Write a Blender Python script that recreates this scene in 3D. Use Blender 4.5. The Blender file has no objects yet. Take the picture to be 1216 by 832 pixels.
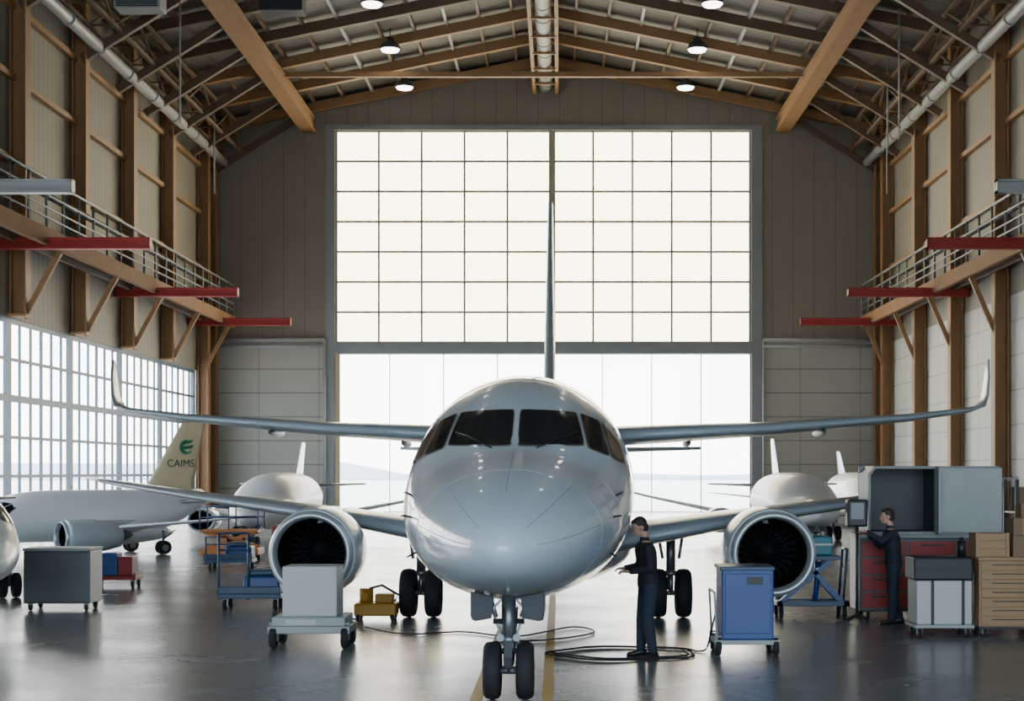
import bpy, bmesh, math, random
from mathutils import Vector, Matrix, Euler
random.seed(4)
C = bpy.context.scene.collection

# ------------------------------------------------------------------ materials
def _n(nt, t, **k):
    n = nt.nodes.new(t)
    for a, b in k.items(): setattr(n, a, b)
    return n
def M(name, col, rough=.5, metal=0., noise=.08, ns=3., coat=0., emis=0., bump=0., lines=None, rnoise=0., spec=None):
    m = bpy.data.materials.new(name); m.use_nodes = True
    nt = m.node_tree; b = nt.nodes['Principled BSDF']
    b.inputs['Roughness'].default_value = rough
    b.inputs['Metallic'].default_value = metal
    b.inputs['Coat Weight'].default_value = coat
    b.inputs['Coat Roughness'].default_value = .04
    if spec is not None: b.inputs['Specular IOR Level'].default_value = spec
    tc = _n(nt, 'ShaderNodeTexCoord')
    tex = _n(nt, 'ShaderNodeTexNoise'); tex.inputs['Scale'].default_value = ns; tex.inputs['Detail'].default_value = 4
    nt.links.new(tc.outputs['Object'], tex.inputs['Vector'])
    mix = _n(nt, 'ShaderNodeMixRGB')
    c = Vector(col)
    mix.inputs[1].default_value = (*(c*(1-noise)), 1); mix.inputs[2].default_value = (*[min(1, x*(1+noise)) for x in c], 1)
    nt.links.new(tex.outputs['Fac'], mix.inputs[0])
    out = mix.outputs[0]
    if lines:
        sep = _n(nt, 'ShaderNodeSeparateXYZ'); nt.links.new(tc.outputs['Object'], sep.inputs[0])
        for ax, sp, w, dk in lines:
            d = _n(nt, 'ShaderNodeMath', operation='DIVIDE'); d.inputs[1].default_value = sp
            nt.links.new(sep.outputs[ax], d.inputs[0])
            fr = _n(nt, 'ShaderNodeMath', operation='FRACT'); nt.links.new(d.outputs[0], fr.inputs[0])
            lt = _n(nt, 'ShaderNodeMath', operation='LESS_THAN'); lt.inputs[1].default_value = w/sp
            nt.links.new(fr.outputs[0], lt.inputs[0])
            mm = _n(nt, 'ShaderNodeMixRGB', blend_type='MULTIPLY'); mm.inputs[2].default_value = (dk, dk, dk, 1)
            nt.links.new(lt.outputs[0], mm.inputs[0]); nt.links.new(out, mm.inputs[1]); out = mm.outputs[0]
    nt.links.new(out, b.inputs['Base Color'])
    if rnoise:
        mr = _n(nt, 'ShaderNodeMapRange'); mr.inputs['To Min'].default_value = rough*(1-rnoise); mr.inputs['To Max'].default_value = rough*(1+rnoise)
        t2 = _n(nt, 'ShaderNodeTexNoise'); t2.inputs['Scale'].default_value = .6; t2.inputs['Detail'].default_value = 6
        nt.links.new(tc.outputs['Object'], t2.inputs['Vector'])
        nt.links.new(t2.outputs['Fac'], mr.inputs['Value']); nt.links.new(mr.outputs[0], b.inputs['Roughness'])
    if bump:
        bp = _n(nt, 'ShaderNodeBump'); bp.inputs['Strength'].default_value = bump; bp.inputs['Distance'].default_value = .02
        nt.links.new(tex.outputs['Fac'], bp.inputs['Height']); nt.links.new(bp.outputs[0], b.inputs['Normal'])
    if emis:
        b.inputs['Emission Color'].default_value = (*col, 1); b.inputs['Emission Strength'].default_value = emis
    return m
def glass(name, tint=(.97, .98, 1), f=.05):
    m = bpy.data.materials.new(name); m.use_nodes = True; nt = m.node_tree
    nt.nodes.remove(nt.nodes['Principled BSDF']); o = nt.nodes['Material Output']
    t = _n(nt, 'ShaderNodeBsdfTransparent'); t.inputs[0].default_value = (*tint, 1)
    g = _n(nt, 'ShaderNodeBsdfGlossy'); g.inputs['Roughness'].default_value = .05
    mx = _n(nt, 'ShaderNodeMixShader'); mx.inputs[0].default_value = f
    nt.links.new(t.outputs[0], mx.inputs[1]); nt.links.new(g.outputs[0], mx.inputs[2]); nt.links.new(mx.outputs[0], o.inputs[0])
    return m

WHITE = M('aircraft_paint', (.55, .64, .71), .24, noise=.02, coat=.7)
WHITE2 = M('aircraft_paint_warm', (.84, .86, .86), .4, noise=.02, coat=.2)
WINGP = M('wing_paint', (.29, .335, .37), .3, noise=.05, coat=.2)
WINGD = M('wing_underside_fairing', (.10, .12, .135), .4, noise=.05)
NAC = M('nacelle_paint', (.48, .53, .57), .3, noise=.04, coat=.3)
LIP = M('polished_lip', (.50, .53, .56), .28, .45, noise=.03)
BLACKM = M('intake_black', (.005, .006, .007), .9, spec=.1)
FANM = M('fan_blade_metal', (.012, .013, .014), .85, spec=.15)
TINT = M('cockpit_glass', (.010, .011, .013), .12, noise=.2)
GASK = M('window_gasket', (.12, .105, .09), .5)
SEAM = M('panel_seam', (.26, .31, .35), .6)
RUB = M('tyre_rubber', (.014, .014, .016), .75, noise=.2)
HUB = M('hub_metal', (.22, .23, .24), .4, .6)
GEARM = M('gear_metal', (.20, .21, .22), .35, .6)
DKGEAR = M('gear_door_dark', (.022, .026, .033), .5)
WOODC = M('column_orange_brown', (.30, .157, .062), .6, noise=.18, ns=2)
WOODE = M('catwalk_edge_brown', (.20, .095, .035), .85, noise=.18, ns=2)
WOODD = M('beam_dark_brown', (.13, .078, .042), .6, noise=.2, ns=2)
REDB = M('red_beam_paint', (.34, .024, .018), .5, noise=.1)
GREYP = M('grey_pipe_paint', (.34, .34, .32), .4, noise=.08)
STEEL = M('galvanised_steel', (.18, .185, .185), .45, .4)
DARKS = M('dark_steel', (.035, .037, .04), .5, .3)
BLUEG = M('blue_grey_mullion', (.11, .155, .19), .5)
WALLU = M('upper_wall_cladding', (.23, .20, .15), .7, noise=.08, ns=.6, lines=[(0, 1.2, .05, .72)])
WALLL = M('lower_wall_cladding', (.38, .36, .30), .65, noise=.08, ns=.6, lines=[(2, 1.35, .07, .55), (0, 3.4, .06, .7)])
SIDEU = M('side_wall_ribbed', (.25, .22, .17), .65, noise=.08, ns=.6, lines=[(1, .5, .07, .65)])
SIDEL = M('side_wall_white', (.50, .50, .46), .6, noise=.06, ns=.6, lines=[(2, 1.4, .06, .6), (1, 3.5, .08, .6)])
ROOFM = M('roof_deck', (.115, .10, .082), .6, noise=.1, lines=[(1, .5, .09, .6)])
FLOORM = M('polished_concrete', (.165, .175, .182), .25, noise=.16, ns=.7, rnoise=.4, lines=[(0, 6, .02, .5), (1, 6, .02, .5)])
YEL = M('yellow_floor_paint', (.66, .38, .04), .45, noise=.15, ns=8)
MUNT = M('window_muntin', (.36, .34, .26), .5)
FRAMEG = M('door_frame_grey', (.24, .245, .24), .5, .2)
PANE = glass('window_pane')
PANEU = glass('upper_window_pane', (.90, .86, .74), .03)
GROUND = M('apron_concrete', (.80, .80, .79), .7, noise=.05, ns=.1)
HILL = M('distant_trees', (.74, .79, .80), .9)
TAN = M('beige_tail', (.74, .60, .36), .5)
TANT = M('tan_door_strip', (.50, .38, .20), .5)
GREEN = M('green_mark', (.01, .20, .10), .45)
TXT = M('dark_lettering', (.03, .08, .06), .5)
BLUE = M('blue_enamel', (.012, .055, .22), .4, noise=.12, coat=.1)
BLUED = M('navy_enamel', (.02, .05, .11), .4)
CYAN = M('cyan_box', (.03, .19, .24), .45)
RED = M('red_enamel', (.24, .02, .018), .4)
YELM = M('yellow_machine', (.50, .25, .02), .45, noise=.15, ns=12)
ORG = M('orange_paint', (.45, .15, .03), .5)
GREYC = M('grey_cabinet_metal', (.075, .083, .087), .4, .3)
LGREY = M('light_grey_metal', (.33, .35, .35), .45)
MGREY = M('mid_grey_metal', (.20, .215, .22), .45)
OFFW = M('off_white_panel', (.50, .50, .47), .45)
BLK = M('black_plastic', (.014, .015, .017), .45)
TANW = M('tan_wood', (.33, .20, .095), .5, noise=.18, ns=6)
CARD = M('cardboard', (.22, .14, .08), .8, noise=.12, ns=5)
SKIN = M('skin', (.50, .29, .20), .5)
HAIR = M('dark_hair', (.03, .02, .015), .6)
SHIRT = M('dark_shirt', (.012, .014, .02), .8, noise=.3, ns=20, bump=.3)
SHIRT2 = M('navy_jacket', (.012, .016, .028), .8, noise=.3, ns=20, bump=.3)
TROU = M('navy_trousers', (.018, .027, .044), .8, noise=.3, ns=20, bump=.3)
SHOE = M('black_shoe', (.01, .01, .011), .4)
LAMPE = M('lamp_diffuser', (1, .95, .85), .5, emis=9)
LAMPH = M('lamp_housing', (.10, .10, .10), .4, .4)

# ------------------------------------------------------------------ mesh builder
class MB:
    def __init__(s): s.v = []; s.f = []; s.mi = []; s.sm = []
    def _a(s, vs, fs, mi=0, sm=False):
        o = len(s.v); s.v += [Vector(v) for v in vs]
        for f in fs: s.f.append([i+o for i in f]); s.mi.append(mi); s.sm.append(sm)
        return s
    def box(s, c, d, mi=0, rot=None):
        c = Vector(c); vs = []
        for x in (-.5, .5):
            for y in (-.5, .5):
                for z in (-.5, .5):
                    p = Vector((x*d[0], y*d[1], z*d[2]))
                    if rot is not None: p = rot @ p
                    vs.append(c+p)
        return s._a(vs, [(0,1,3,2),(4,6,7,5),(0,4,5,1),(2,3,7,6),(0,2,6,4),(1,5,7,3)], mi)
    def bb(s, a, b, mi=0):
        a = Vector(a); b = Vector(b)
        return s.box((a+b)/2, [abs(q) for q in (b-a)], mi)
    def beam(s, p, q, w, h, mi=0):
        p = Vector(p); q = Vector(q); d = q-p; L = d.length
        if L < 1e-6: return s
        t = d/L; up = Vector((0,0,1)) if abs(t.z) < .95 else Vector((0,1,0))
        sd = t.cross(up).normalized(); u = sd.cross(t)
        R = Matrix((t, sd, u)).transposed()
        return s.box((p+q)/2, (L, w, h), mi, R)
    def loft(s, rings, mi=0, sm=True, caps=True, close=True):
        o = len(s.v); n = len(rings[0])
        vs = [p for r in rings for p in r]; fs = []
        for i in range(len(rings)-1):
            for j in range(n if close else n-1):
                k = (j+1) % n
                fs.append((i*n+j, i*n+k, (i+1)*n+k, (i+1)*n+j))
        s._a(vs, fs, mi, sm)
        if caps:
            s.f.append([o+j for j in range(n)]); s.mi.append(mi); s.sm.append(False)
            e = o+(len(rings)-1)*n
            s.f.append([e+j for j in range(n)][::-1]); s.mi.append(mi); s.sm.append(False)
        return s
    def cyl(s, p, q, r, r2=None, n=14, mi=0, caps=True):
        p = Vector(p); q = Vector(q); r2 = r if r2 is None else r2
        t = (q-p).normalized(); up = Vector((0,0,1)) if abs(t.z) < .9 else Vector((1,0,0))
        a = t.cross(up).normalized(); b = t.cross(a)
        R = []
        for c, rr in ((p, r), (q, r2)):
            R.append([c+(a*math.cos(2*math.pi*i/n)+b*math.sin(2*math.pi*i/n))*rr for i in range(n)])
        return s.loft(R, mi, True, caps)
    def tube(s, pts, r, n=8, mi=0, rs=None):
        pts = [Vector(p) for p in pts]; R = []
        for i, p in enumerate(pts):
            t = (pts[min(i+1, len(pts)-1)]-pts[max(i-1, 0)]).normalized()
            up = Vector((0,0,1)) if abs(t.z) < .9 else Vector((1,0,0))
            a = t.cross(up).normalized(); b = t.cross(a); rr = rs[i] if rs else r
            R.append([p+(a*math.cos(2*math.pi*k/n)+b*math.sin(2*math.pi*k/n))*rr for k in range(n)])
        return s.loft(R, mi, True, True)
    def rev(s, o, ax, prof, n=32, mi=0, close=False):
        o = Vector(o); t = Vector(ax).normalized(); up = Vector((0,0,1)) if abs(t.z) < .9 else Vector((1,0,0))
        a = t.cross(up).normalized(); b = t.cross(a)
        R = [[o+t*y+(a*math.cos(2*math.pi*k/n)+b*math.sin(2*math.pi*k/n))*max(r, .0005) for k in range(n)] for y, r in prof]
        if close: R.append(R[0])
        return s.loft(R, mi, True, False)
    def ell(s, c, r, n=14, m=10, mi=0, rot=None):
        c = Vector(c); R = []
        for i in range(m+1):
            ph = math.pi*i/m; q = max(math.sin(ph), .002)
            ring = []
            for k in range(n):
                p = Vector((r[0]*q*math.cos(2*math.pi*k/n), r[1]*q*math.sin(2*math.pi*k/n), r[2]*math.cos(ph)))
                if rot is not None: p = rot @ p
                ring.append(c+p)
            R.append(ring)
        return s.loft(R, mi, True, True)
    def prism(s, poly, y0, y1, mi=0):   # poly in xz
        n = len(poly); vs = [(x, y0, z) for x, z in poly]+[(x, y1, z) for x, z in poly]
        fs = [list(range(n)), list(range(2*n-1, n-1, -1))]+[(i, (i+1) % n, n+(i+1) % n, n+i) for i in range(n)]
        return s._a(vs, fs, mi)
    def make(s, name, mats, parent=None, label=None, cat=None, kind=None, group=None, bevel=0, loc=None, recalc=True, seg=2):
        me = bpy.data.meshes.new(name); me.from_pydata([tuple(v) for v in s.v], [], s.f)
        if not isinstance(mats, (list, tuple)): mats = [mats]
        for m in mats: me.materials.append(m)
        for p, a, b in zip(me.polygons, s.mi, s.sm): p.material_index = a; p.use_smooth = b
        if recalc:
            bm = bmesh.new(); bm.from_mesh(me); bmesh.ops.recalc_face_normals(bm, faces=bm.faces); bm.to_mesh(me); bm.free()
        ob = bpy.data.objects.new(name, me); C.objects.link(ob)
        if parent: ob.parent = parent
        if loc: ob.location = loc
        tag(ob, label, cat, kind, group)
        if bevel:
            b = ob.modifiers.new('bevel', 'BEVEL'); b.width = bevel; b.segments = seg; b.limit_method = 'ANGLE'; b.angle_limit = .7
        return ob
def tag(ob, label=None, cat=None, kind=None, group=None):
    if label: ob['label'] = label
    if cat: ob['category'] = cat
    if kind: ob['kind'] = kind
    if group: ob['group'] = group
def root(name, label, cat, loc, rz=0, sc=(1,1,1), group=None):
    e = bpy.data.objects.new(name, None); C.objects.link(e); e.empty_display_size = .3
    e.location = loc; e.rotation_euler = (0,0,rz); e.scale = sc if isinstance(sc, (tuple, list)) else (sc,)*3
    tag(e, label, cat, None, group); return e
def smooth_pts(P, k=8):
    P = [Vector(p) for p in P]; out = []
    for i in range(len(P)-1):
        a = P[max(i-1,0)]; b = P[i]; c = P[i+1]; d = P[min(i+2, len(P)-1)]
        for j in range(k):
            t = j/k
            out.append(.5*((2*b)+(c-a)*t+(2*a-5*b+4*c-d)*t*t+(3*b-a-3*c+d)*t**3))
    out.append(P[-1]); return out

# ------------------------------------------------------------------ camera
cd = bpy.data.cameras.new('camera'); cam = bpy.data.objects.new('camera', cd); C.objects.link(cam)
cam.location = (0, 0, 2.33); cam.rotation_euler = (math.pi/2, 0, 0)
cd.sensor_width = 36; cd.lens = 53.3; cd.shift_x = -.046; cd.shift_y = .1184; cd.clip_end = 2000
bpy.context.scene.camera = cam

# ------------------------------------------------------------------ world: hazy sky, brighter ahead
w = bpy.data.worlds.new('sky'); bpy.context.scene.world = w; w.use_nodes = True
nt = w.node_tree; bg = nt.nodes['Background']
tc = _n(nt, 'ShaderNodeTexCoord'); sp = _n(nt, 'ShaderNodeSeparateXYZ'); nt.links.new(tc.outputs['Generated'], sp.inputs[0])
mr = _n(nt, 'ShaderNodeMapRange'); mr.inputs['From Min'].default_value = -1; mr.inputs['From Max'].default_value = 1
nt.links.new(sp.outputs[1], mr.inputs['Value'])
rp = _n(nt, 'ShaderNodeValToRGB'); E = rp.color_ramp.elements
E[0].color = (.36, .45, .53, 1); E[0].position = .15
E[1].color = (1, .985, .93, 1); E[1].position = .75
e = E.new(.42); e.color = (.46, .53, .58, 1)
e = E.new(.56); e.color = (.85, .88, .89, 1)
nt.links.new(mr.outputs[0], rp.inputs[0]); nt.links.new(rp.outputs[0], bg.inputs[0]); bg.inputs[1].default_value = 12

# ------------------------------------------------------------------ building shell
CX = -.76; HW = 19.15; XL = CX-HW; XR = CX+HW; YB = 85.7; YF = -12
def rz(x): return 22+3.9*(1-abs(x-CX)/HW)
MB().bb((XL-.4, YF, -.3), (XR+.4, YB+.4, 0)).make('floor', FLOORM, kind='structure', label='polished grey concrete hangar floor', cat='floor')
m = MB(); m.bb((XL-200, YB+.4, -.4), (XR+200, 700, -.02)); m.make('floor_apron', GROUND, kind='structure', label='pale concrete apron outside the hangar', cat='ground')
MB().bb((XL-200, -60, -.4), (XL-.4, YB+.4, -.02)).make('floor_apron_side', GROUND, kind='structure', label='pale concrete apron beside the hangar', cat='ground')
m = MB(); m.prism([(XL-.4, rz(XL)-.08), (CX, 25.9), (CX, 26.2), (XL-.4, rz(XL)+.3)], YF, YB+.4)
m.prism([(XR+.4, rz(XR)-.08), (CX, 25.9), (CX, 26.2), (XR+.4, rz(XR)+.3)], YF, YB+.4)
m.make('ceiling', ROOFM, kind='structure', label='pitched corrugated metal roof deck', cat='ceiling')
DX0, DX1 = -12.67, 10.87
m = MB()
for a, b in ((XL-.4, DX0-.5), (DX1+.6, XR+.4)):
    m.prism([(a, 9.7), (b, 9.7), (b, rz(b)), (a, rz(a))], YB, YB+.4, 0)
    m.prism([(a, 0), (b, 0), (b, 9.7), (a, 9.7)], YB, YB+.4, 1)
m.prism([(DX0-.5, 21.75), (DX1+.6, 21.75), (DX1+.6, rz(DX1+.6)), (CX, 25.9), (DX0-.5, rz(DX0-.5))], YB, YB+.4, 0)
m.make('wall_back', [WALLU, WALLL], kind='structure', label='beige clad gable wall around the hangar door', cat='wall')
m = MB(); m.bb((DX0-.5, YB-.15, 0), (DX0, YB+.4, 21.75)); m.bb((DX1, YB-.15, 0), (DX1+.6, YB+.4, 21.75))
m.bb((DX0-.5, YB-.2, 21.6), (DX1+.6, YB+.4, 21.9)); m.bb((DX0, YB-.25, 9.0), (DX1, YB+.4, 9.62))
m.make('trim_1', FRAMEG, kind='structure', label='grey steel frame around the tall hangar door', cat='door frame')
def grid_window(name, x0, x1, z0, z1, nc, nr, label, th=.12, mat=MUNT, pane=PANEU):
    m = MB()
    for i in range(nc+1):
        x = x0+(x1-x0)*i/nc; t = th*(1.6 if i in (0, nc) else 1)
        m.bb((x-t/2, YB+.02, z0), (x+t/2, YB+.14, z1))
    for j in range(nr+1):
        z = z0+(z1-z0)*j/nr; t = th
        m.bb((x0, YB+.0, z-t/2), (x1, YB+.12, z+t/2))
    o = m.make(name, mat, kind='structure', label=label, cat='window')
    MB().bb((x0, YB+.2, z0), (x1, YB+.215, z1)).make('glass', pane, parent=o)
grid_window('window_1', DX0+.05, -.5, 9.65, 21.58, 5, 7, 'tall gridded translucent window in the gable wall', .11)
grid_window('window_2', -.3, DX1-.05, 9.65, 21.58, 5, 7, 'tall gridded translucent window in the gable wall', .11)
MB().bb((-.5, YB-.1, 9.6), (-.3, YB+.3, 21.6)).make('trim_2', MUNT, kind='structure', label='central mullion of the gable window', cat='mullion')
grid_window('door_1', DX0+.05, -.45, .05, 8.98, 4, 1, 'glazed sliding hangar door leaf, bright outside', .05, FRAMEG, PANE)
grid_window('door_2', -.35, DX1-.05, .05, 8.98, 4, 1, 'glazed sliding hangar door leaf, bright outside', .05, FRAMEG, PANE)
MB().bb((DX0, YB-.1, 0), (DX0+.3, YB-.02, 9)).make('trim_3', TANT, kind='structure', label='tan edge strip of hangar door', cat='trim')
BAYS = [83, 76, 69, 62, 55, 48, 41, 34, 27, 20]
m = MB()
m.bb((XL-.4, YF, 0), (XL, YB, .7), 1); m.bb((XL-.4, YF, 7.9), (XL, YB, 22.1), 0)
m.bb((XL-.4, YF, .7), (XL, 20, 7.9), 1); m.bb((XL-.4, 83.2, .7), (XL, YB, 7.9), 1)
m.make('wall_left', [SIDEU, SIDEL], kind='structure', label='ribbed beige side wall above window band', cat='wall')
m = MB(); m.bb((XR, YF, 0), (XR+.4, YB, 9.5), 1); m.bb((XR, YF, 9.5), (XR+.4, YB, 22.1), 0)
m.make('wall_right', [SIDEU, SIDEL], kind='structure', label='side wall, white panels below ribbed beige cladding', cat='wall')
m = MB()
for a, b in ((XL-.4, -16), (14.5, XR+.4)): m.prism([(a, 0), (b, 0), (b, rz(b)), (a, rz(a))], YF-.4, YF)
m.prism([(-16, 15), (14.5, 15), (14.5, rz(14.5)), (CX, 25.9), (-16, rz(-16))], YF-.4, YF)
m.make('wall_front', WALLU, kind='structure', label='unseen beige clad wall behind the camera, opening sized for fill light', cat='wall')  # unseen end wall, its opening shaped to control daylight fill from behind the camera
for k in range(len(BAYS)-1):
    y1, y0 = BAYS[k], BAYS[k+1]; m = MB()
    for i in range(7):
        t = .24 if i in (0, 6) else (.18 if i == 3 else .11)
        y = y0+(y1-y0)*i/6+(t/2+.002 if i == 0 else (-t/2-.002 if i == 6 else 0)); dp = .12 if i in (0, 6) else .06
        m.bb((XL-.06-dp, y-t/2, .7), (XL-.04, y+t/2, 7.9))
    for j in range(6):
        z = .75+7.1*j/5; t = .26 if j in (0, 5, 3) else .12
        m.bb((XL-.12, y0+.01, z-t/2), (XL-.03, y1-.01, z+t/2))
    o = m.make('window_%d' % (k+3), BLUEG, kind='structure', label='blue-grey framed factory window bay, bright daylight', cat='window')
    MB().bb((XL-.3, y0+.01, .7), (XL-.285, y1-.01, 7.9)).make('glass', PANE, parent=o)
for i, x in enumerate((-.12, -.85)):
    MB().bb((x-.06, 4, 0), (x+.06, 84, .006)).make('trim_%d' % (4+i), YEL, kind='structure', label='yellow painted guide line on the floor', cat='floor marking')
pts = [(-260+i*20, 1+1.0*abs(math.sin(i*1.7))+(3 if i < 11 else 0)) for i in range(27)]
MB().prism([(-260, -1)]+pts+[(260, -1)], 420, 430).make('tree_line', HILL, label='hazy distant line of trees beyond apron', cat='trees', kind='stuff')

# ------------------------------------------------------------------ columns
def column(x, y, z0, z1, sgn, nm='wall_column'):
    m = MB(); m.bb((-.3, -.28, 0), (-.22, .28, z1-z0)); m.bb((.22, -.28, 0), (.3, .28, z1-z0)); m.bb((-.22, -.05, 0), (.22, .05, z1-z0))
    m.bb((-.34, -.34, 0), (.34, .34, .12))
    return m.make(nm, WOODC, label='orange-brown steel I-section wall column', cat='column', group='wall columns', loc=(x, y, z0), bevel=.01)
for y in (83.5, 76, 69, 62, 55, 48, 41):
    column(XL+.35, y, 0 if y > 80 else 7.92, rz(XL+.4)-.1, 1); column(XR-.35, y, 0, rz(XR-.4)-.1, -1)
column(XL+.4, 85.2, 0, 21.9, 1); column(XR-.4, 85.2, 0, 21.9, -1)
for sx in (XL+.12, XR-.12):
    for z in (13.6, 16.6, 19.2):
        MB().bb((sx-.12, 30, z-.11), (sx+.12, 85.5, z+.11)).make('wall_girt', WOODC, label='orange-brown horizontal girt along the side wall', cat='beam', group='wall girts')

# ------------------------------------------------------------------ catwalks
def catwalk(xo, xw, label):
    r = root('catwalk', label, 'walkway', (0, 0, 10.3)); y0, y1 = 30, 84
    sg = 1 if xo > xw else -1
    MB().bb((xw+.02*sg, y0, .5), (xo, y1, .62)).make('deck', DARKS, parent=r)
    MB().bb((xo-.1*sg, y0, 0), (xo+.12*sg, y1, .62)).make('edge_beam', WOODE, parent=r, bevel=.02)
    MB().bb((xw+.75*sg, y0, .1), (xw+.85*sg, y1, .5)).make('stringer', WOODD, parent=r, bevel=.02)
    m = MB()
    for z, rr in ((1.0, .04), (1.35, .04), (1.8, .04), (2.35, .06)): m.cyl((xo, y0, z), (xo, y1, z), rr, n=8)
    y = y0
    while y <= y1+.01: m.cyl((xo, y, .5), (xo, y, 2.4), .05, n=8); y += 1.8
    m.make('railing', STEEL, parent=r)
    MB().cyl((xo-.25*sg, y0, 1.9), (xo-.25*sg, y1, 1.9), .12, n=10).make('conduit', DARKS, parent=r)
    for y in (83, 76, 69, 62, 55, 48, 41):
        m = MB(); m.beam((xw+.5*sg, y, -2.4), (xo-.05*sg, y, 0), .16, .2); m.make('knee_brace', WOODC, parent=r)
catwalk(XL+1.85, XL, 'steel catwalk with grey railings on the side wall')
catwalk(XR-1.6, XR, 'steel catwalk with grey railings on the side wall')
for y, mt, lb in ((82, REDB, 'red'), (68.7, REDB, 'red'), (54.2, REDB, 'red'), (45.7, GREYP, 'grey')):
    for a, b in ((XL+.05, -14.35), (12.9, XR-.05)):
        m = MB(); z = 10.35 if lb == 'red' else 10.75
        m.bb((a, y-.9-.16, z-.2), (b, y-.9+.16, z-.13)); m.bb((a, y-.9-.16, z+.13), (b, y-.9+.16, z+.2)); m.bb((a, y-.9-.05, z-.14), (b, y-.9+.05, z+.14))
        for q in (a+.02, b-.02): m.bb((q-.02, y-1.06, z-.2), (q+.02, y-.74, z+.2))
        m.make('crane_beam', mt, label=lb+' painted I-beam reaching out from the catwalk', cat='beam', group='catwalk outrigger beams')

# ------------------------------------------------------------------ roof structure
def truss(y, tie):
    r = root('roof_truss', 'brown steel roof truss spanning the hangar', 'truss', (0, y, 0), group='roof trusses')
    for s in (-1, 1):
        xe = CX+s*(HW-.3)
        m = MB(); m.beam((xe, 0, rz(xe)-.45), (CX, 0, 25.9-.45), .34, .5); m.make('rafter', WOODC if y > 74 else WOODD, parent=r)
        m = MB(); m.beam((CX+s*(HW-.4), 0, 19.2), (CX+s*13.6, 0, 22.4), .26, .34); m.make('brace', WOODD, parent=r)
    if tie:
        MB().bb((XL+.1, -.12, 22.1), (XR-.1, .12, 22.35)).make('tie_beam', WOODC, parent=r)
for i, y in enumerate((85.2, 80.5, 76, 71.5, 67, 62, 55, 48, 41, 34)): truss(y, y in (76,))
for s in (-1, 1):
    for i in range(1, 12):
        x = CX+s*i*1.62
        MB().bb((-.07, 20, -.1), (.07, 85.5, .1)).make('roof_purlin', GREYP if i % 3 == 0 else WOODD, label='thin purlin under the roof deck', cat='beam', group='roof purlins', loc=(x, 0, rz(x)-.18))
for x in (CX-13.35, CX+13.35):
    m = MB(); m.bb((x-.4, 25, 21.45), (x+.4, 85.5, 21.55)); m.bb((x-.4, 25, 22.15), (x+.4, 85.5, 22.25)); m.bb((x-.3, 25, 21.5), (x-.22, 85.5, 22.2)); m.bb((x+.22, 25, 21.5), (x+.3, 85.5, 22.2))
    m.make('crane_girder', WOODC, label='orange-brown longitudinal girder under the roof', cat='beam', group='crane girders')
r = root('ceiling_duct', 'silver ventilation duct with orange side beams under ridge', 'duct', (CX, 0, 24.0))
m = MB(); m.cyl((0, 25, 0), (0, 85.4, 0), .38, n=20)
for y in range(26, 85, 2): m.cyl((0, y, 0), (0, y+.1, 0), .41, n=20)
m.make('duct_pipe', GREYP, parent=r)
for s in (-1, 1): MB().bb((s*.72, 25, -.4), (s*.54, 85.4, .45)).make('side_beam', WOODC, parent=r)
for y in range(26, 86, 3):
    m = MB(); m.bb((-.6, y, -.46), (.6, y+.12, -.34)); m.bb((-.03, y, -.4), (.03, y+.06, 1.7)); m.make('hanger', WOODC, parent=r)
for s in (-1, 1):
    x = CX+s*(HW-1.1)
    m = MB(); m.cyl((x, 25, 19.7), (x, 85.2, 19.7), .24, n=14)
    for y in range(26, 85, 4): m.cyl((x, y, 19.7), (x, y+.2, 19.7), .29, n=14)
    m.make('wall_pipe', GREYP, label='pale grey pipe running along the eaves', cat='pipe', group='eaves pipes')
    x = CX+s*(HW-1.5); m = MB()
    for z in (20.3, 21.7): m.bb((x-.6, 25, z-.08), (x-.45, 85.2, z+.08)); m.bb((x+.45, 25, z-.08), (x+.6, 85.2, z+.08))
    y = 25; a = 0
    while y < 82.5:
        m.beam((x-.52, y, 20.3+1.4*a), (x-.52, y+3, 21.7-1.4*a), .09, .09); m.beam((x+.52, y, 20.3+1.4*a), (x+.52, y+3, 21.7-1.4*a), .09, .09)
        m.beam((x-.52, y, 20.3), (x+.52, y, 20.3), .08, .08); y += 3; a = 1-a
    m.make('eaves_lattice', WOODD, label='dark brown lattice girder along the eaves', cat='truss', group='eaves lattice girders')
    a, b = (XL+.8, DX0-.55) if s < 0 else (DX1+.65, XR-.8)
    for z in (9.75, 9.4):
        m = MB(); m.cyl((a, YB-.35, z), (b, YB-.35, z), .11, n=10)
        if z > 9.5: m.cyl((b if s < 0 else a, YB-.35, z), (b if s < 0 else a, YB-.35, .1), .08, n=8)
        m.make('wall_pipe', GREYP, label='pale pipe along the gable wall', cat='pipe', group='gable pipes')
for x, y, z in ((-15.5, 62, 16.6), (-18.2, 80, 17), (14.8, 66, 16.8), (17.3, 80, 17), (15.6, 72, 17.5)):
    MB().cyl((x, y, z), (x, y, rz(x)-.2), .04, n=8).make('hanging_conduit', GREYP, label='thin vertical conduit hanging from roof', cat='pipe', group='hanging conduits')
def heater(x, y, z, lab, mt):
    r = root('unit_heater', lab, 'heater', (x, y, z))
    m = MB(); m.bb((-.9, -.5, -.35), (.9, .5, .35)); m.make('housing', mt, parent=r, bevel=.03)
    m = MB()
    for i in range(8): m.bb((-.8, -.53, -.3+i*.08), (.8, -.5, -.26+i*.08))
    m.make('grille', DARKS, parent=r)
    for sx in (-.8, .8): MB().cyl((sx, 0, .3), (sx, 0, rz(x)-z-.1), .03, n=6).make('hanger_rod', STEEL, parent=r)
heater(-16.3, 59.0, 20.6, 'grey unit heater hanging from roof steel', LGREY); heater(-11.6, 63.6, 21.9, 'dark hoist unit hanging from roof steel', DARKS)
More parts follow.
